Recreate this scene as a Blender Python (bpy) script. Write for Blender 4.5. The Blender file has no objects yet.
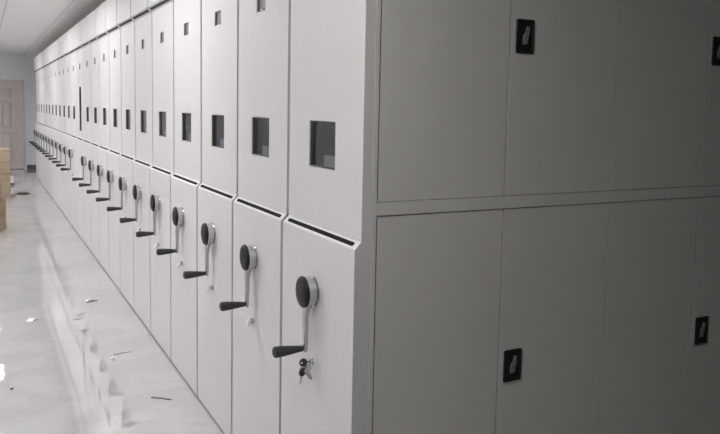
import bpy, bmesh, math, random
from mathutils import Vector, Matrix
random.seed(7)
C = bpy.context.scene.collection
PI = math.pi

# ------------------------------------------------------------------ materials
def mat(name, col, rough=.5, metal=0., noise=0., nscale=20., bump=0., bscale=200., coat=0., spec=.5):
    m = bpy.data.materials.new(name); m.use_nodes = True
    nt = m.node_tree; b = nt.nodes['Principled BSDF']
    b.inputs['Base Color'].default_value = (*col, 1)
    b.inputs['Roughness'].default_value = rough
    b.inputs['Metallic'].default_value = metal
    b.inputs['Specular IOR Level'].default_value = spec
    b.inputs['Coat Weight'].default_value = coat
    tc = nt.nodes.new('ShaderNodeTexCoord')
    if noise:
        n = nt.nodes.new('ShaderNodeTexNoise'); n.inputs['Scale'].default_value = nscale
        n.inputs['Detail'].default_value = 4
        nt.links.new(tc.outputs['Object'], n.inputs['Vector'])
        r = nt.nodes.new('ShaderNodeValToRGB')
        r.color_ramp.elements[0].position = .3; r.color_ramp.elements[1].position = .7
        r.color_ramp.elements[0].color = (*[c*(1-noise) for c in col], 1)
        r.color_ramp.elements[1].color = (*[min(1, c*(1+noise)) for c in col], 1)
        nt.links.new(n.outputs['Fac'], r.inputs['Fac'])
        nt.links.new(r.outputs['Color'], b.inputs['Base Color'])
    if bump:
        n2 = nt.nodes.new('ShaderNodeTexNoise'); n2.inputs['Scale'].default_value = bscale
        nt.links.new(tc.outputs['Object'], n2.inputs['Vector'])
        bp = nt.nodes.new('ShaderNodeBump'); bp.inputs['Strength'].default_value = bump
        bp.inputs['Distance'].default_value = .002
        nt.links.new(n2.outputs['Fac'], bp.inputs['Height'])
        nt.links.new(bp.outputs['Normal'], b.inputs['Normal'])
    return m

M = {}
M['panel'] = mat('powder_coated_light_grey_steel', (.63, .62, .615), .48, noise=.008, nscale=3, bump=.02, bscale=9)
M['body'] = mat('powder_coated_grey_steel', (.63, .62, .57), .45, noise=.02, nscale=2, bump=.03, bscale=6)
M['seal'] = mat('grey_rubber_seal', (.07, .069, .068), .8, noise=.05)
M['black_strip'] = mat('black_slot_strip', (.012, .011, .012), .8, spec=.1, noise=.1)
M['head_strip'] = mat('dark_grey_slot_strip', (.05, .048, .048), .7, spec=.2, noise=.1)
M['pocket'] = mat('dark_grey_window_pocket', (.10, .10, .105), .55, noise=.08, nscale=30)
M['pocket_back'] = mat('charcoal_window_back', (.014, .014, .017), .6, spec=.2, noise=.2, nscale=25)
M['ledge'] = mat('grey_pane_reflection_and_tag_holder', (.22, .22, .23), .4, noise=.08, nscale=40)  # grey of the reflection painted into the windows, also the tag holder sides
M['tag'] = mat('grey_tag_holder_back', (.17, .165, .17), .4, noise=.15, nscale=60)
M['chrome'] = mat('polished_chrome', (.56, .56, .565), .13, metal=1., noise=.03, nscale=40)
M['satin'] = mat('satin_cast_metal', (.50, .50, .50), .25, metal=.9, noise=.04, nscale=60)
M['tab'] = mat('bright_nickel', (.88, .88, .87), .3, metal=.6, noise=.03, nscale=40)
M['cap'] = mat('dark_plastic_cap', (.014, .010, .012), .5, noise=.15, nscale=50, spec=.25)
M['grip'] = mat('charcoal_rubber_grip', (.040, .038, .042), .5, noise=.12, nscale=80, spec=.35)
M['black'] = mat('black_plastic', (.010, .010, .012), .5, noise=.1, nscale=60)
M['lever'] = mat('grey_plastic_lever', (.20, .20, .21), .45, noise=.08, nscale=90)
M['base'] = mat('dark_grey_base', (.08, .08, .08), .6, noise=.1)
M['wall'] = mat('blue_grey_wall_paint', (.77, .785, .825), .7, noise=.02, nscale=1.5, bump=.05, bscale=60)
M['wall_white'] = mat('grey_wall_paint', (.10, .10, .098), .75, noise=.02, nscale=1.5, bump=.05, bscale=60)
M['wall_pale'] = mat('white_wall_paint', (.78, .775, .765), .75, noise=.02, nscale=1.5, bump=.05, bscale=60)
M['baseboard'] = mat('slate_baseboard', (.11, .12, .135), .4, noise=.15, nscale=12)
M['door'] = mat('taupe_painted_steel_door', (.63, .58, .56), .38, noise=.03, nscale=5, bump=.05, bscale=30)
M['card'] = mat('brown_cardboard', (.35, .265, .185), .8, noise=.08, nscale=9, bump=.15, bscale=90)
M['card_pale'] = mat('pale_brown_cardboard', (.38, .30, .215), .8, noise=.07, nscale=9, bump=.15, bscale=90)
M['tape'] = mat('packing_tape', (.40, .31, .21), .2, noise=.05, nscale=20)
M['white_card'] = mat('white_carton', (.72, .72, .70), .6, noise=.04, nscale=12)
M['scrap_dark'] = mat('dark_scrap', (.055, .042, .035), .7, noise=.3, nscale=30)
M['scrap_grey'] = mat('grey_metal_offcut', (.17, .165, .16), .5, noise=.2, nscale=60)
M['scrap_mid'] = mat('translucent_grey_plastic_strip', (.36, .35, .34), .35, noise=.1, nscale=60)
M['paper'] = mat('white_paper', (.85, .85, .84), .6, noise=.03, nscale=40)
M['lamp_frame'] = mat('white_lamp_frame', (.8, .8, .8), .4, noise=.01)
M['door_handle'] = mat('brushed_steel', (.6, .6, .6), .3, metal=1., noise=.05)

def glass_mat():
    m = bpy.data.materials.new('clear_acrylic_pane'); m.use_nodes = True
    b = m.node_tree.nodes['Principled BSDF']
    b.inputs['Base Color'].default_value = (.85, .86, .88, 1)
    b.inputs['Roughness'].default_value = .06
    b.inputs['Transmission Weight'].default_value = 1
    b.inputs['IOR'].default_value = 1.18
    return m
M['glass'] = glass_mat()

def emit_mat():
    m = bpy.data.materials.new('led_diffuser'); m.use_nodes = True
    b = m.node_tree.nodes['Principled BSDF']
    b.inputs['Base Color'].default_value = (.9, .9, .9, 1)
    b.inputs['Emission Color'].default_value = (1., .980, .990, 1)
    b.inputs['Emission Strength'].default_value = LAMP
    return m
LAMP = 27.0
M['led'] = emit_mat()

def floor_mat():
    m = bpy.data.materials.new('polished_grey_floor_tile'); m.use_nodes = True
    nt = m.node_tree; N = nt.nodes; L = nt.links; b = N['Principled BSDF']
    tc = N.new('ShaderNodeTexCoord')
    # tile joints
    br = N.new('ShaderNodeTexBrick'); br.offset = 0.; br.squash = 1.
    br.inputs['Scale'].default_value = 1.; br.inputs['Brick Width'].default_value = .8
    br.inputs['Row Height'].default_value = .8; br.inputs['Mortar Size'].default_value = .0016
    br.inputs['Mortar Smooth'].default_value = .3
    mp0 = N.new('ShaderNodeMapping'); mp0.inputs['Location'].default_value = (.24, .31, 0)
    L.new(tc.outputs['Object'], mp0.inputs['Vector']); L.new(mp0.outputs['Vector'], br.inputs['Vector'])
    # marble clouds and veins
    mp = N.new('ShaderNodeMapping'); mp.inputs['Rotation'].default_value = (0, 0, .6); mp.inputs['Scale'].default_value = (1, 1.3, 1)
    L.new(tc.outputs['Object'], mp.inputs['Vector'])
    n1 = N.new('ShaderNodeTexNoise'); n1.inputs['Scale'].default_value = 1.3; n1.inputs['Detail'].default_value = 7; n1.inputs['Distortion'].default_value = 1.1
    L.new(mp.outputs['Vector'], n1.inputs['Vector'])
    r1 = N.new('ShaderNodeValToRGB'); e = r1.color_ramp.elements
    e[0].position = .36; e[0].color = (.44, .435, .432, 1)
    e[1].position = .64; e[1].color = (.485, .48, .477, 1)
    v = r1.color_ramp.elements.new(.50); v.color = (.47, .465, .462, 1)
    v2 = r1.color_ramp.elements.new(.485); v2.color = (.45, .445, .442, 1)
    L.new(n1.outputs['Fac'], r1.inputs['Fac'])
    mix = N.new('ShaderNodeMix'); mix.data_type = 'RGBA'
    L.new(br.outputs['Fac'], mix.inputs['Factor']); L.new(r1.outputs['Color'], mix.inputs['A'])
    mix.inputs['B'].default_value = (.41, .405, .40, 1)
    L.new(mix.outputs['Result'], b.inputs['Base Color'])
    # gloss: slightly smeared, dusty
    n2 = N.new('ShaderNodeTexNoise'); n2.inputs['Scale'].default_value = 2.2; n2.inputs['Detail'].default_value = 5
    L.new(tc.outputs['Object'], n2.inputs['Vector'])
    mr = N.new('ShaderNodeMapRange'); mr.inputs['To Min'].default_value = .01; mr.inputs['To Max'].default_value = .04
    L.new(n2.outputs['Fac'], mr.inputs['Value']); L.new(mr.outputs['Result'], b.inputs['Roughness'])
    b.inputs['Specular IOR Level'].default_value = 1.0; b.inputs['IOR'].default_value = 1.85
    n3 = N.new('ShaderNodeTexNoise'); n3.inputs['Scale'].default_value = 8.5; n3.inputs['Detail'].default_value = 1.5
    L.new(tc.outputs['Object'], n3.inputs['Vector'])
    bp = N.new('ShaderNodeBump'); bp.inputs['Strength'].default_value = .17; bp.inputs['Distance'].default_value = .004
    L.new(n3.outputs['Fac'], bp.inputs['Height']); L.new(bp.outputs['Normal'], b.inputs['Normal'])
    return m
M['floor'] = floor_mat()

def ceiling_mat():
    m = bpy.data.materials.new('satin_white_ceiling_panels'); m.use_nodes = True
    nt = m.node_tree; N = nt.nodes; L = nt.links; b = N['Principled BSDF']
    tc = N.new('ShaderNodeTexCoord'); sp = N.new('ShaderNodeSeparateXYZ')
    L.new(tc.outputs['Object'], sp.inputs['Vector'])
    def math_n(op, a, bb):
        n = N.new('ShaderNodeMath'); n.operation = op
        if hasattr(a, 'links'): L.new(a, n.inputs[0])
        else: n.inputs[0].default_value = a
        if bb is not None: n.inputs[1].default_value = bb
        return n.outputs[0]
    a = math_n('ADD', sp.outputs['X'], .125 + 64*.62)
    md = math_n('MODULO', a, .62)
    pp = math_n('ADD', md, -.006)
    ab = math_n('ABSOLUTE', pp, None)
    lt = math_n('LESS_THAN', ab, .006)
    n1 = N.new('ShaderNodeTexNoise'); n1.inputs['Scale'].default_value = 1.4; L.new(tc.outputs['Object'], n1.inputs['Vector'])
    r = N.new('ShaderNodeValToRGB'); r.color_ramp.elements[0].color = (.87, .86, .86, 1); r.color_ramp.elements[1].color = (.90, .89, .89, 1)
    L.new(n1.outputs['Fac'], r.inputs['Fac'])
    mix = N.new('ShaderNodeMix'); mix.data_type = 'RGBA'; L.new(lt, mix.inputs['Factor'])
    L.new(r.outputs['Color'], mix.inputs['A']); mix.inputs['B'].default_value = (.5, .49, .49, 1)
    L.new(mix.outputs['Result'], b.inputs['Base Color'])
    b.inputs['Roughness'].default_value = .38
    return m
M['ceiling'] = ceiling_mat()

# ------------------------------------------------------------------ mesh helpers
def box(bm, x0, x1, y0, y1, z0, z1):
    vs = [bm.verts.new((x, y, z)) for x in (x0, x1) for y in (y0, y1) for z in (z0, z1)]
    for f in ((0,1,3,2), (4,6,7,5), (0,4,5,1), (2,3,7,6), (0,2,6,4), (1,5,7,3)):
        bm.faces.new([vs[i] for i in f])

def prism_y(bm, prof, y0, y1):                 # prof: list of (x, z)
    a = [bm.verts.new((x, y0, z)) for x, z in prof]; b = [bm.verts.new((x, y1, z)) for x, z in prof]
    bm.faces.new(a); bm.faces.new(b[::-1]); n = len(prof)
    for i in range(n): bm.faces.new((a[i], b[i], b[(i+1) % n], a[(i+1) % n]))

def loft(bm, rings, cap=True):
    rs = [[bm.verts.new(p) for p in r] for r in rings]; n = len(rs[0])
    for a, b in zip(rs, rs[1:]):
        for i in range(n): bm.faces.new((a[i], a[(i+1) % n], b[(i+1) % n], b[i]))
    if cap: bm.faces.new(rs[0][::-1]); bm.faces.new(rs[-1])

def lathe_x(bm, prof, cy, cz, n=28):            # prof: (x, r)
    loft(bm, [[(x, cy + r*math.cos(2*PI*i/n), cz + r*math.sin(2*PI*i/n)) for i in range(n)] for x, r in prof])

def plate_holes(bm, y0, y1, z0, z1, holes, x0, x1):  # plate normal to X with rectangular openings
    ys = sorted({y0, y1, *[h[0] for h in holes], *[h[1] for h in holes]})
    zs = sorted({z0, z1, *[h[2] for h in holes], *[h[3] for h in holes]})
    inside = lambda y, z: any(h[0] < y < h[1] and h[2] < z < h[3] for h in holes)
    V = {}
    def v(x, i, j):
        k = (x, i, j)
        if k not in V: V[k] = bm.verts.new((x, ys[i], zs[j]))
        return V[k]
    solid = lambda i, j: 0 <= i < len(ys)-1 and 0 <= j < len(zs)-1 and not inside((ys[i]+ys[i+1])/2, (zs[j]+zs[j+1])/2)
    for i in range(len(ys)-1):
        for j in range(len(zs)-1):
            if not solid(i, j): continue
            bm.faces.new((v(x0,i,j), v(x0,i,j+1), v(x0,i+1,j+1), v(x0,i+1,j)))
            bm.faces.new((v(x1,i,j), v(x1,i+1,j), v(x1,i+1,j+1), v(x1,i,j+1)))
            if not solid(i-1, j): bm.faces.new((v(x0,i,j), v(x1,i,j), v(x1,i,j+1), v(x0,i,j+1)))
            if not solid(i+1, j): bm.faces.new((v(x0,i+1,j), v(x0,i+1,j+1), v(x1,i+1,j+1), v(x1,i+1,j)))
            if not solid(i, j-1): bm.faces.new((v(x0,i,j), v(x0,i+1,j), v(x1,i+1,j), v(x1,i,j)))
            if not solid(i, j+1): bm.faces.new((v(x0,i,j+1), v(x1,i,j+1), v(x1,i+1,j+1), v(x0,i+1,j+1)))

def soften(bm, off=.0013, seg=1):
    bmesh.ops.recalc_face_normals(bm, faces=bm.faces)
    es = [e for e in bm.edges if len(e.link_faces) == 2 and e.calc_face_angle(0) > .3]
    bmesh.ops.bevel(bm, geom=es, offset=off, segments=seg, affect='EDGES', profile=.5)

def obj(name, bm, m, parent=None, smooth=False):
    bmesh.ops.recalc_face_normals(bm, faces=bm.faces)
    me = bpy.data.meshes.new(name); bm.to_mesh(me); bm.free()
    me.materials.append(m)
    if smooth:
        for p in me.polygons: p.use_smooth = True
        try: me.set_sharp_from_angle(angle=math.radians(38))
        except Exception: pass
    o = bpy.data.objects.new(name, me); C.objects.link(o)
    if parent: o.parent = parent
    return o

def bobj(name, m, parent, *b, off=0.):
    bm = bmesh.new(); box(bm, *b)
    if off: soften(bm, off)
    return obj(name, bm, m, parent)

def thing(name, label, cat, loc=(0, 0, 0), rz=0., group=None):
    o = bpy.data.objects.new(name, None); C.objects.link(o)
    o.empty_display_size = .1
    o.location = loc; o.rotation_euler = (0, 0, rz)
    o['label'] = label; o['category'] = cat
    if group: o['group'] = group
    return o
def tag(o, label, cat, group=None):
    o['label'] = label; o['category'] = cat
    if group: o['group'] = group
    return o
def struct(o): o['kind'] = 'structure'; return o
def dup(root, loc, label=None):
    r = root.copy(); C.objects.link(r); r.location = loc
    if label: r['label'] = label
    for ch in list(root.children):
        c = ch.copy(); C.objects.link(c); c.parent = r
        for g in list(ch.children):
            d = g.copy(); C.objects.link(d); d.parent = c
    return r

# ------------------------------------------------------------------ the room
XL, XR, YN, YB, H = -5.0, 6.5, -5.0, 16.363, 2.62
struct(bobj('floor', M['floor'], None, XL, XR, YN, YB, -.05, 0))
struct(bobj('ceiling', M['ceiling'], None, XL, XR, YN, YB, H, H+.05))
# back wall, with the door opening left in it
DX0, DX1, DZ = -1.20, -.125, 2.045
bm = bmesh.new()
box(bm, XL, DX0, YB, YB+.12, 0, H); box(bm, DX1, XR, YB, YB+.12, 0, H); box(bm, DX0, DX1, YB, YB+.12, DZ, H)
struct(obj('wall_back', bm, M['wall']))
struct(bobj('wall_left', M['wall_pale'], None, XL-.12, XL, YN, YB, 0, H))
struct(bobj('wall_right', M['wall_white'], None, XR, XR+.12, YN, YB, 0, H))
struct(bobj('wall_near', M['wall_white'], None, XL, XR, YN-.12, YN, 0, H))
struct(bobj('baseboard_back', M['baseboard'], None, DX1+.03, XR, YB-.015, YB, 0, .095))
struct(bobj('baseboard_left', M['baseboard'], None, XL, XL+.015, YN, YB, 0, .095))
# panelled door
dr = bpy.data.objects.new('door_1', None); C.objects.link(dr); dr.location = (-.6625, YB, 0); struct(dr)
bm = bmesh.new()
for a in ((-.5375, -.5, -.025, .10, 0, DZ), (.5, .5375, -.025, .10, 0, DZ), (-.5, .5, -.025, .10, DZ-.035, DZ)):
    box(bm, *a)
soften(bm, .003); obj('door_frame', bm, M['door'], dr)
bm = bmesh.new(); box(bm, -.497, .497, -.002, .045, .008, DZ-.038)
obj('door_leaf', bm, M['door'], dr)
for x0 in (.055, -.275):
    for z0, z1 in ((1.645, 1.835), (.945, 1.565), (.185, .855)):
        bm = bmesh.new(); x1 = x0+.22
        # raised moulding: outer slope, inner field
        R = lambda d, y: [(x0+d, y, z0+d), (x1-d, y, z0+d), (x1-d, y, z1-d), (x0+d, y, z1-d)]
        loft(bm, [R(0, -.0015), R(.012, -.022), R(.022, -.022), R(.036, -.004), R(.060, -.018)])
        obj('door_panel', bm, M['door'], dr)
bm = bmesh.new(); box(bm, -.43, -.40, -.012, -.002, .93, 1.13); box(bm, -.43, -.30, -.05, -.035, 1.04, 1.06); box(bm, -.43, -.41, -.05, -.012, 1.04, 1.06)
soften(bm, .003); obj('door_handle', bm, M['door_handle'], dr)

# ceiling lights over the aisle
def lamp(y, label, x=-1.09, grp='square panel lights over the aisle'):
    t = thing('ceiling_light', label, 'ceiling light', (x, y, H), 0, grp)
    bm = bmesh.new(); w = .30
    for a in ((-w, w, -w, -w+.014), (-w, w, w-.014, w), (-w, -w+.014, -w+.014, w-.014), (w-.014, w, -w+.014, w-.014)):
        box(bm, a[0], a[1], a[2], a[3], -.012, 0)
    obj('frame', bm, M['lamp_frame'], t)
    bobj('diffuser', M['led'], t, -w+.014, w-.014, -w+.014, w-.014, -.008, -.001)
    return t
LY = [-.80, 2.05, 4.75, 7.45, 10.15, 12.85]
LT = ['flat square ceiling light over the corner where the row begins',
      'flat square ceiling light above the nearest part of the aisle',
      'flat square ceiling light, second along the aisle from the near end',
      'lit square ceiling light cut by the left edge of the photo',
      'flat square ceiling light mirrored in the floor at the left edge',
      'flat square ceiling light closest to the back wall']
for y, l in zip(LY, LT): lamp(y, l)
for y, l in zip(LY[3:], ['nearest', 'middle', 'farthest']):  # unseen fill lamps added to brighten the ceiling above the row
    lamp(y, 'added square fill light behind the shelving row, %s of that side' % l, 4.6, 'added fill lights behind the row')
for y, l in zip(LY[1:], ['closest to the near wall', 'second from the near wall', 'midway along the room', 'second from the back wall', 'closest to the back wall']):  # unseen second column of lamps, added to light the fronts more evenly
    lamp(y, 'added square fill light near the left wall, ' + l, -3.6, 'added fill lights near the left wall')

# ------------------------------------------------------------------ shelving units
P, FIX = .59676, .6627
XLOW, XH = -.0222, -.0290
Z1, Z2, Z3, Z4, ZT = 1.1323, 1.1555, 2.1564, 2.1860, 2.440
BX = .033                                                  # back of the front cover
LEN = 3.035

def seg_strip(bm, p0, p1, nrm, y0, y1, hw, th):            # rounded strip lying on a sloped face
    cx, cz = (p0[0]+p1[0])/2, (p0[1]+p1[1])/2
    d = Vector((p1[0]-p0[0], 0, p1[1]-p0[1])).normalized(); n = Vector((nrm[0], 0, nrm[1])).normalized()
    pts = []
    for k in range(9): a = -PI/2+PI*k/8; pts.append((y1-hw+hw*math.cos(a), hw*math.sin(a)))
    for k in range(9): a = PI/2+PI*k/8; pts.append((y0+hw+hw*math.cos(a), hw*math.sin(a)))
    c = Vector((cx, 0, cz))
    A = [c + d*w + Vector((0, y, 0)) - n*.002 for y, w in pts]; B = [c + d*w + Vector((0, y, 0)) + n*th for y, w in pts]
    loft(bm, [A, B])

def srect(cx, hx, cy, hy, z, n=16, e=.5):
    out = []
    for i in range(n):
        a = 2*PI*i/n; ca, sa = math.cos(a), math.sin(a)
        out.append((cx+hx*math.copysign(abs(ca)**e, ca), cy+hy*math.copysign(abs(sa)**e, sa), z))
    return out

def make_unit(W, label, fixed=False, lockstyle='tab', angle=0., seal=True):
    t = thing('mobile_shelving_unit' if not fixed else 'fixed_shelving_unit', label, 'shelving unit',
              group='grey compact shelving units in one row')
    c = W/2 + .005
    # lower cover with its sloping top
    bm = bmesh.new(); prism_y(bm, [(XLOW, .012), (XLOW, Z1), (-.0002, Z2-.0002), (BX, Z2-.0002), (BX, .012)], 0, W); soften(bm)
    obj('lower_front_panel', bm, M['panel'], t)
    bm = bmesh.new(); seg_strip(bm, (XLOW, Z1), (0, Z2), (-1, .95), .026, W-.026, .0073, .0006)
    s = obj('slot', bm, M['black_strip'], t); s['label'] = 'black slot in the sloping ledge'
    # upper cover with openings
    win = (c-.103, c+.103, 1.355, 1.512) if not fixed else (c-.10, c+.10, 1.232, 1.736)
    tg = (c-.051, c+.051, 1.937, 2.004)
    bm = bmesh.new(); plate_holes(bm, 0, W, Z2, Z3, [win, tg], 0, BX); soften(bm, .001)
    obj('upper_front_panel', bm, M['panel'], t)
    # header
    bm = bmesh.new(); prism_y(bm, [(0, Z3+.0003), (XH, Z4), (XH, ZT), (BX, ZT), (BX, Z3+.0003)], 0, W); soften(bm)
    obj('header_panel', bm, M['panel'], t)
    bm = bmesh.new(); seg_strip(bm, (0, Z3), (XH, Z4), (-1, -.98), .020, W-.020, .0088, .0006)
    s = obj('header_slot', bm, M['head_strip'], t); s['label'] = 'dark slot under the header'
    # window pocket
    def pocket(r, depth, nm, m, mback):
        y0, y1, z0, z1 = r; bm = bmesh.new(); th = .002
        box(bm, .0035, depth, y0-th, y0, z0-th, z1+th); box(bm, .0035, depth, y1, y1+th, z0-th, z1+th)
        box(bm, .0035, depth, y0, y1, z0-th, z0); box(bm, .0035, depth, y0, y1, z1, z1+th)
        # inner lip
        o = obj(nm, bm, m, t)
        bobj('back_plate', mback, o, depth-.002, depth, y0+.0002, y1-.0002, z0+.0002, z1-.0002)
        return o
    e = .0016
    pk = pocket((win[0]+e+.002, win[1]-e-.002, win[2]+e+.002, win[3]-e-.002), .031, 'window_pocket', M['pocket'], M['pocket_back'])
    y0, y1, z0, z1 = win
    if not fixed: bobj('reflection_block', M['ledge'], pk, .019, .0288, y0+.004, y0+.124, z0+.004, z0+.042, off=.001)  # pale block standing in for the reflection low in the pane
    bobj('pane', M['glass'], pk, .012, .014, y0+.004, y1-.004, z0+.004, z1-.004)
    y0, y1, z0, z1 = tg
    tk = pocket((y0+e+.002, y1-e-.002, z0+e+.002, z1-e-.002), .012, 'tag_holder', M['ledge'], M['tag'])
    bobj('tag_clip', M['chrome'], tk, .0045, .0098, c-.012, c+.014, z0+.004, z0+.011)
    # rubber strip between neighbours
    if seal:
        bm = bmesh.new(); prism_y(bm, [(XLOW+.009, .014), (XLOW+.009, Z1), (.009, Z2+.008), (.009, Z3), (XH+.020, Z4+.004), (XH+.020, ZT-.002), (BX, ZT-.002), (BX, .014)], W, W+.0206)
        obj('rubber_seal', bm, M['seal'], t)
    if not fixed:
        cy, cz = .298, .937
        bm = bmesh.new(); lathe_x(bm, [(XLOW, .052), (XLOW-.003, .052), (XLOW-.004, .047), (-.034, .047), (-.036, .050), (-.057, .050), (-.0585, .047)], cy, cz, 32)
        dm = obj('crank_drum', bm, M['chrome'], t, True)
        bm = bmesh.new(); lathe_x(bm, [(-.056, .050), (-.0575, .0535), (-.062, .0535), (-.0665, .050), (-.070, .040), (-.0725, .022), (-.073, .004)], cy, cz, 32)
        obj('crank_cap', bm, M['cap'], dm, True)
        bm = bmesh.new()
        rings = [srect(-.0455, .0125, 0, .034, cz-.030), srect(-.0455, .0125, 0, .027, cz-.048), srect(-.048, .0100, 0, .019, cz-.060),
                 srect(-.0510, .0082, 0, .0155, cz-.085), srect(-.051, .0072, 0, .0135, cz-.150), srect(-.051, .0072, 0, .0140, cz-.185),
                 srect(-.051, .0060, 0, .0125, cz-.200), srect(-.051, .0055, 0, .0085, cz-.208), srect(-.051, .003, 0, .003, cz-.2105)]
        rings = [[(x, y+cy, z) for x, y, z in r] for r in rings]
        loft(bm, rings); arm = obj('crank_arm', bm, M['satin'], dm, True)
        bm = bmesh.new(); gz = cz-.195
        lathe_x(bm, [(-.0565, .0075), (-.062, .0075), (-.0622, .0105), (-.072, .0108), (-.084, .0125), (-.105, .0150), (-.135, .0182), (-.156, .0190), (-.162, .0172), (-.1655, .011), (-.1665, .003)], cy, gz, 24)
        obj('crank_grip', bm, M['grip'], dm, True)
        # lock below the crank
        lz = .692 if lockstyle == 'keys' else .668
        bm = bmesh.new(); lathe_x(bm, [(XLOW, .0125), (XLOW-.002, .0125), (XLOW-.004, .0105), (XLOW-.012, .0100), (XLOW-.013, .008)], cy, lz, 20)
        lk = obj('lock', bm, M['chrome'], t, True)
        if lockstyle == 'tab':
            bm = bmesh.new()
            pr = [(-.010, .004), (-.004, .010), (.004, .010), (.010, .004), (.011, -.012), (.006, -.021), (-.006, -.021), (-.011, -.012)]
            A = [(XLOW-.014, cy+a, lz+b) for a, b in pr]; B = [(XLOW-.021-(.010 if b < -.005 else 0), cy+a, lz+b) for a, b in pr]
            loft(bm, [A, B]); obj('lock_tab', bm, M['tab'], lk)
    return t

def plain_body(t, W):
    bobj('shelf_body', M['body'], t, BX, LEN, .006, W+.016, .03, 2.40)
    bobj('base', M['base'], t, BX+.03, LEN-.03, .02, W, 0, .03)

Wn = .580
keys_label = 'nearest grey mobile shelving unit, with keys in its lock and cupboard doors on its side'
near = make_unit(Wn, keys_label, lockstyle='keys')
near.location = (0, 0, 0)
near.name = 'mobile_shelving_unit'
# side of the nearest unit: frame and doors facing the viewer
YF, W_D, XS, GAP = -.0012, .4857, .0528, .0022
bobj('shelf_body', M['body'], near, BX, LEN, .030, Wn+.016, .03, 2.40)
bobj('base', M['base'], near, BX+.03, LEN-.03, .035, Wn, 0, .03)
bm = bmesh.new()
X_END = XS+6*W_D
for a in ((BX+.0003, XS-GAP, .03, 2.40), (X_END+GAP, LEN, .03, 2.40)): box(bm, a[0], a[1], YF, .030, a[2], a[3])
for z0, z1 in ((.03, .09), (1.2318, 1.2725), (2.34, 2.40)): box(bm, XS-GAP, X_END+GAP, YF, .030, z0, z1)
soften(bm, .0012); obj('side_frame', bm, M['body'], near)
bm = bmesh.new(); box(bm, XS-GAP, X_END+GAP, .024, .0305, .09, 2.34); obj('door_backing', bm, M['base'], near)
def handle(d, x, zc):
    bm = bmesh.new(); w, h, r = .038, .056, .006
    pts = []
    for cx, cz, a0 in ((w-r, h-r, 0), (-w+r, h-r, PI/2), (-w+r, -h+r, PI), (w-r, -h+r, 1.5*PI)):
        for k in range(4): a = a0+PI/2*k/3; pts.append((cx+r*math.cos(a), cz+r*math.sin(a)))
    f = YF+.0035
    R = lambda s, y: [(x+px*s, y, zc+pz*(1-(1-s)*.7)) for px, pz in pts]
    loft(bm, [R(1, f), R(1, f-.0035), R(.96, f-.005), R(.84, f-.005), R(.80, f-.0015)])
    pl = obj('handle_plate', bm, M['black'], d)
    pl['label'] = 'black recessed handle plate'
    # twisted flip lever
    L = [(.004, .034), (.016, .033), (.017, .012), (.012, -.004), (.008, -.026), (-.010, -.027), (-.010, .004), (.000, .013)]
    bm = bmesh.new()
    loft(bm, [[(x+a, f-.0012, zc+b) for a, b in L], [(x+a*.95, f-.0068, zc+b*.97) for a, b in L]]); soften(bm, .001)
    lv = obj('handle_lever', bm, M['lever'], d); lv['label'] = 'grey flip lever'
for k in range(6):
    for z0, z1, zc in ((.09, 1.2318, .684), (1.2725, 2.34, 1.8037)):
        bm = bmesh.new(); x0 = XS+k*W_D
        g = GAP if k % 2 or k == 0 else GAP*.5
        gr = GAP if k % 2 == 0 or k == 5 else GAP*.5
        if zc < 1: box(bm, x0+g, x0+W_D-gr, YF+.0035, YF+.021, z0+GAP, z1-GAP)
        else: box(bm, x0+g, x0+W_D-gr, YF+.0035, YF+.021, z0+GAP, z1-GAP)
        soften(bm, .0004); d = obj('cupboard_door', bm, M['body'], near)
        if k % 2: handle(d, x0+.0614, zc)

Wp = .575
proto = make_unit(Wp, '', lockstyle='tab'); plain_body(proto, Wp)
ORD = ['', 'second', 'third', 'fourth', 'fifth', 'sixth', 'seventh', 'eighth', 'ninth', 'tenth', 'eleventh', 'twelfth']
first = True
for n in range(1, 24):
    if n == 11: continue
    y = P*n+.006 if n < 11 else P*(n-1)+FIX+.006
    if n == 1: lab = 'grey mobile shelving unit with crank, right beside the nearest one that holds the keys'
    elif n == 10: lab = 'grey mobile shelving unit with crank, directly on the near side of the tall-window unit'
    elif n == 12: lab = 'grey mobile shelving unit with crank, directly behind the tall-window unit'
    elif n < 11: lab = 'grey mobile shelving unit with crank, %s from the near end of the row' % ORD[n]
    elif n < 23: lab = 'small distant grey shelving unit with crank, %s past the tall-window unit' % ORD[n-12]
    else: lab = 'farthest grey mobile shelving unit, last in the row before the back wall'
    if first: proto.location = (0, y, 0); proto['label'] = lab; first = False
    else: dup(proto, (0, y, 0), lab)
fx = make_unit(FIX-.0210, 'grey shelving unit without a crank, with a tall narrow dark window', fixed=True)
plain_body(fx, FIX-.0210); fx.location = (0, P*11+.006, 0)

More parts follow.
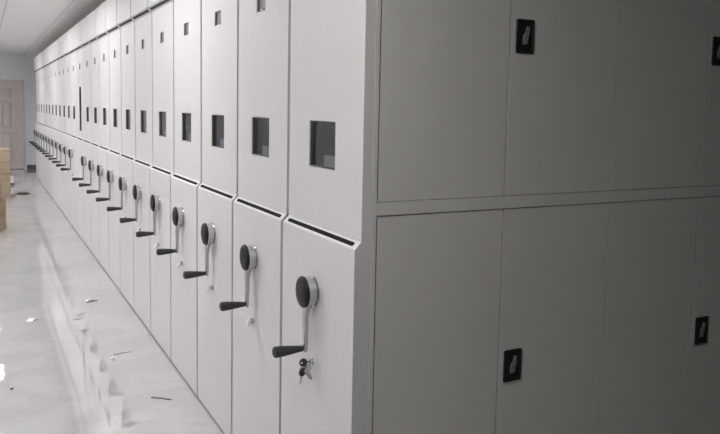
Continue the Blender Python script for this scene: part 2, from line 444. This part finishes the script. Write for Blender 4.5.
# ------------------------------------------------------------------ keys in the nearest lock
kr = thing('key_bunch', 'bunch of keys hanging from the lock of the nearest shelving unit', 'keys', (-.06, .298, .692))
def key(parent, origin, rot, bow_m, label=None):
    # key in its own plane (x = along blade, z = across), bow at origin
    bm = bmesh.new(); n = 20
    pts = [(.0115*math.cos(2*PI*i/n), .0115*math.sin(2*PI*i/n)) for i in range(n)]
    hole = [(-.005+.003*math.cos(2*PI*i/n), .003*math.sin(2*PI*i/n)) for i in range(n)]
    R = lambda p, y: [bm.verts.new((a, y, b)) for a, b in p]
    A, B, Cc, D = R(pts, -.0016), R(pts, .0016), R(hole, -.0016), R(hole, .0016)
    for i in range(n):
        j = (i+1) % n
        bm.faces.new((A[i], A[j], B[j], B[i])); bm.faces.new((Cc[i], D[i], D[j], Cc[j]))
        bm.faces.new((A[i], Cc[i], Cc[j], A[j])); bm.faces.new((B[i], B[j], D[j], D[i]))
    T = Matrix.Translation(origin) @ rot @ Matrix.Scale(1.25, 4)
    bmesh.ops.transform(bm, matrix=T, verts=bm.verts)
    k = obj('key', bm, bow_m, parent)
    bm = bmesh.new()
    prof = [(.010, .0035), (.030, .0035), (.034, 0), (.031, -.0025), (.028, -.0015), (.025, -.0035), (.022, -.002), (.018, -.0035), (.010, -.0035)]
    loft(bm, [[(a, -.0009, b) for a, b in prof], [(a, .0009, b) for a, b in prof]])
    bmesh.ops.transform(bm, matrix=T, verts=bm.verts)
    bl = obj('key_blade', bm, M['chrome'], k)
    return k
RY = lambda a: Matrix.Rotation(a, 4, 'Y')
RZ = lambda a: Matrix.Rotation(a, 4, 'Z')
key(kr, (.004, 0, 0), RY(0), M['grip'])                                   # the one in the lock
key(kr, (.003, .004, -.035), RZ(.3) @ RY(PI/2+.25), M['grip'])
key(kr, (.011, .006, -.026), RZ(-.5) @ RY(PI/2-.55), M['chrome'])
key(kr, (.018, -.004, -.020), RZ(-.9) @ RY(PI/2-.45), M['chrome'])
bm = bmesh.new(); rr = .0135; cen = (.004, .001, -.0155)
rings = []
for i in range(24):
    a = 2*PI*i/24; rings.append([(cen[0]+(rr+.0012*math.cos(b))*math.cos(a)*.75, cen[1]+(rr+.0012*math.cos(b))*math.cos(a)*.6+.0012*math.sin(b), cen[2]+(rr+.0012*math.cos(b))*math.sin(a)) for b in [2*PI*k/8 for k in range(8)]])
rings.append(rings[0]); loft(bm, rings, cap=False); bmesh.ops.remove_doubles(bm, verts=bm.verts, dist=1e-6)
obj('split_ring', bm, M['chrome'], kr, True)

# ------------------------------------------------------------------ cardboard boxes at the left
def carton(x1, y, z, sx, sy, sz, rz, label, m, taped=True, group='cardboard boxes stacked on the floor'):
    t = thing('cardboard_box', label, 'cardboard box', (x1, y, z), rz, group)     # origin at the near right corner
    bm = bmesh.new(); box(bm, -sx, 0, 0, sy, 0, sz); soften(bm, .007, 2); obj('carton_body', bm, m, t)
    for s in (0, 1):                                                              # the two top flaps meeting in the middle
        bm = bmesh.new(); box(bm, -sx-.006, .006, sy*.5*s+(.0015 if s else -.006), sy*.5*(s+1)-(.0015 if not s else -.006), sz-.0005, sz+.004); soften(bm, .001)
        obj('flap', bm, m, t)
    if taped:
        bm = bmesh.new(); box(bm, -sx-.0016, .0016, sy/2-.025, sy/2+.025, sz+.004, sz+.0046)
        box(bm, .0002, .0016, sy/2-.025, sy/2+.025, sz-.07, sz+.0046); obj('packing_tape', bm, M['tape'], t)
    return t
carton(-.769, 7.795, 0, .42, .42, .176, 1.02, 'low brown cardboard box on the floor at the left edge, bottom of the nearer stack', M['card'])
carton(-.767, 7.795, .1805, .42, .42, .192, 1.00, 'brown cardboard box at the left edge, middle of the nearer stack', M['card'])
carton(-.808, 7.77, .3770, .36, .38, .182, 1.04, 'brown cardboard box at the left edge, top of the nearer stack', M['card'])
carton(-.612, 10.98, 0, .55, .60, .393, 0, 'brown cardboard box on the floor, bottom of the farther stack', M['card'])
carton(-.612, 10.98, .3975, .53, .56, .180, .01, 'brown cardboard box in the middle of the farther stack', M['card'])
carton(-.615, 10.97, .5820, .52, .54, .198, .0, 'tan cardboard box on top of the farther stack', M['card_pale'])
# small white carton behind the far stack
t = thing('white_carton', 'small white carton on the floor behind the farther cardboard stack', 'carton', (-.50, 12.85, 0), 0)
bm = bmesh.new(); box(bm, -.16, 0, 0, .16, .045, .165); soften(bm, .003); obj('carton_body', bm, M['white_card'], t)
bm = bmesh.new(); box(bm, -.165, .004, -.004, .164, 0, .045); soften(bm, .003); obj('carton_base', bm, M['baseboard'], t)

# ------------------------------------------------------------------ scraps on the floor
def ribbon(name, pts, w, th, m, label, cat):
    bm = bmesh.new(); rings = []
    o = Vector(pts[0])
    for i, p in enumerate(pts):
        a = Vector(pts[max(0, i-1)]); b = Vector(pts[min(len(pts)-1, i+1)])
        d = (b-a); d.z = 0; d.normalize(); s = Vector((-d.y, d.x, 0))*w/2; p = Vector(p)-o
        up = Vector((0, 0, th))
        rings.append([p-s, p+s, p+s+up, p-s+up])
    loft(bm, rings); ob = obj(name, bm, m); ob.location = o
    return tag(ob, label, cat)
ribbon('metal_offcut', [(-.311, 3.965, .0005), (-.270, 3.975, .006), (-.229, 3.997, .0015)], .018, .004, M['scrap_grey'], 'short dark grey offcut on the floor beneath the middle cranks', 'scrap')
ribbon('paper_scrap', [(-.312, 4.01, .0005), (-.285, 4.03, .008), (-.26, 4.035, .001)], .022, .0012, M['paper'], 'tiny white paper scrap touching the dark grey offcut', 'scrap')
ribbon('plastic_strip', [(-.461, 3.525, .0005), (-.425, 3.53, .002), (-.389, 3.55, .0005)], .014, .002, M['scrap_mid'], 'pale grey strip lying left of the dark offcut', 'scrap')
ribbon('bent_plastic_strip', [(-.333, 2.56, .0005), (-.318, 2.66, .001), (-.27, 2.668, .002), (-.207, 2.672, .0005)], .010, .002, M['scrap_mid'], 'thin pale strip bent into an L shape on the floor', 'scrap')
ribbon('paper_scrap', [(-.345, 2.60, .0025), (-.325, 2.585, .008), (-.315, 2.60, .004)], .014, .001, M['paper'], 'tiny white paper scrap at the corner of the bent strip', 'scrap')
ribbon('metal_offcut', [(-.239, 1.892, .0005), (-.195, 1.862, .0012), (-.153, 1.818, .0005)], .013, .003, M['scrap_grey'], 'straight grey offcut on the floor nearest the shelving foot', 'scrap')
ribbon('paper_scrap', [(-.745, 3.60, .0005), (-.724, 3.635, .012), (-.700, 3.67, .001)], .045, .0012, M['paper'], 'crumpled white paper scrap alone on the floor at left', 'scrap')
ribbon('floor_crumb', [(-.905, 2.312, .0004), (-.895, 2.326, .0004)], .010, .005, M['scrap_dark'], 'tiny dark crumb on the floor at the left edge', 'scrap')
bm = bmesh.new()
pts = [(-.47+.08*0, 0)]
ring = [(-.085, -.05), (-.03, -.09), (.05, -.07), (.10, -.02), (.085, .06), (.02, .05), (-.02, .11), (-.08, .07), (-.105, 0)]
loft(bm, [[(a, b*1.5, .0004) for a, b in ring], [(a*.95, b*1.45, .006+.006*(i % 3)) for i, (a, b) in enumerate(ring)], [(a*.5, b*.8, .012+.006*((i+1) % 3)) for i, (a, b) in enumerate(ring)]])
o = obj('dark_rag', bm, M['scrap_dark']); o.location = (-.405, 11.42, 0); tag(o, 'flat dark brown rag on the floor beside the cardboard boxes', 'rag')

# ------------------------------------------------------------------ camera
yaw, pitch, roll = .471092, -.0883854, .0179139
fw = Vector((math.sin(yaw)*math.cos(pitch), math.cos(yaw)*math.cos(pitch), math.sin(pitch)))
r = Vector((math.cos(yaw), -math.sin(yaw), 0)); u = r.cross(fw)
r2 = r*math.cos(roll)+u*math.sin(roll); u2 = -r*math.sin(roll)+u*math.cos(roll)
cam = bpy.data.cameras.new('camera'); co = bpy.data.objects.new('camera', cam); C.objects.link(co)
co.matrix_world = Matrix(((r2.x, u2.x, -fw.x, -1.01272), (r2.y, u2.y, -fw.y, -1.9009), (r2.z, u2.z, -fw.z, 1.56), (0, 0, 0, 1)))
cam.sensor_width = 36; cam.sensor_fit = 'HORIZONTAL'; cam.lens = 36*723.206/720
cam.shift_x = (360-349.383)/720; cam.shift_y = -(217-171.299)/720
cam.clip_start = .05; cam.clip_end = 60
bpy.context.scene.camera = co

w = bpy.data.worlds.new('world'); bpy.context.scene.world = w; w.use_nodes = True
w.node_tree.nodes['Background'].inputs[0].default_value = (.5, .5, .5, 1); w.node_tree.nodes['Background'].inputs[1].default_value = .02
vs = bpy.context.scene.view_settings
vs.view_transform = 'Standard'; vs.look = 'None'; vs.gamma = 1; vs.use_curve_mapping = False; vs.exposure = 0.0
bpy.context.scene.cycles.max_bounces = 10
bpy.context.scene.cycles.diffuse_bounces = 6
bpy.context.scene.cycles.use_denoising = True
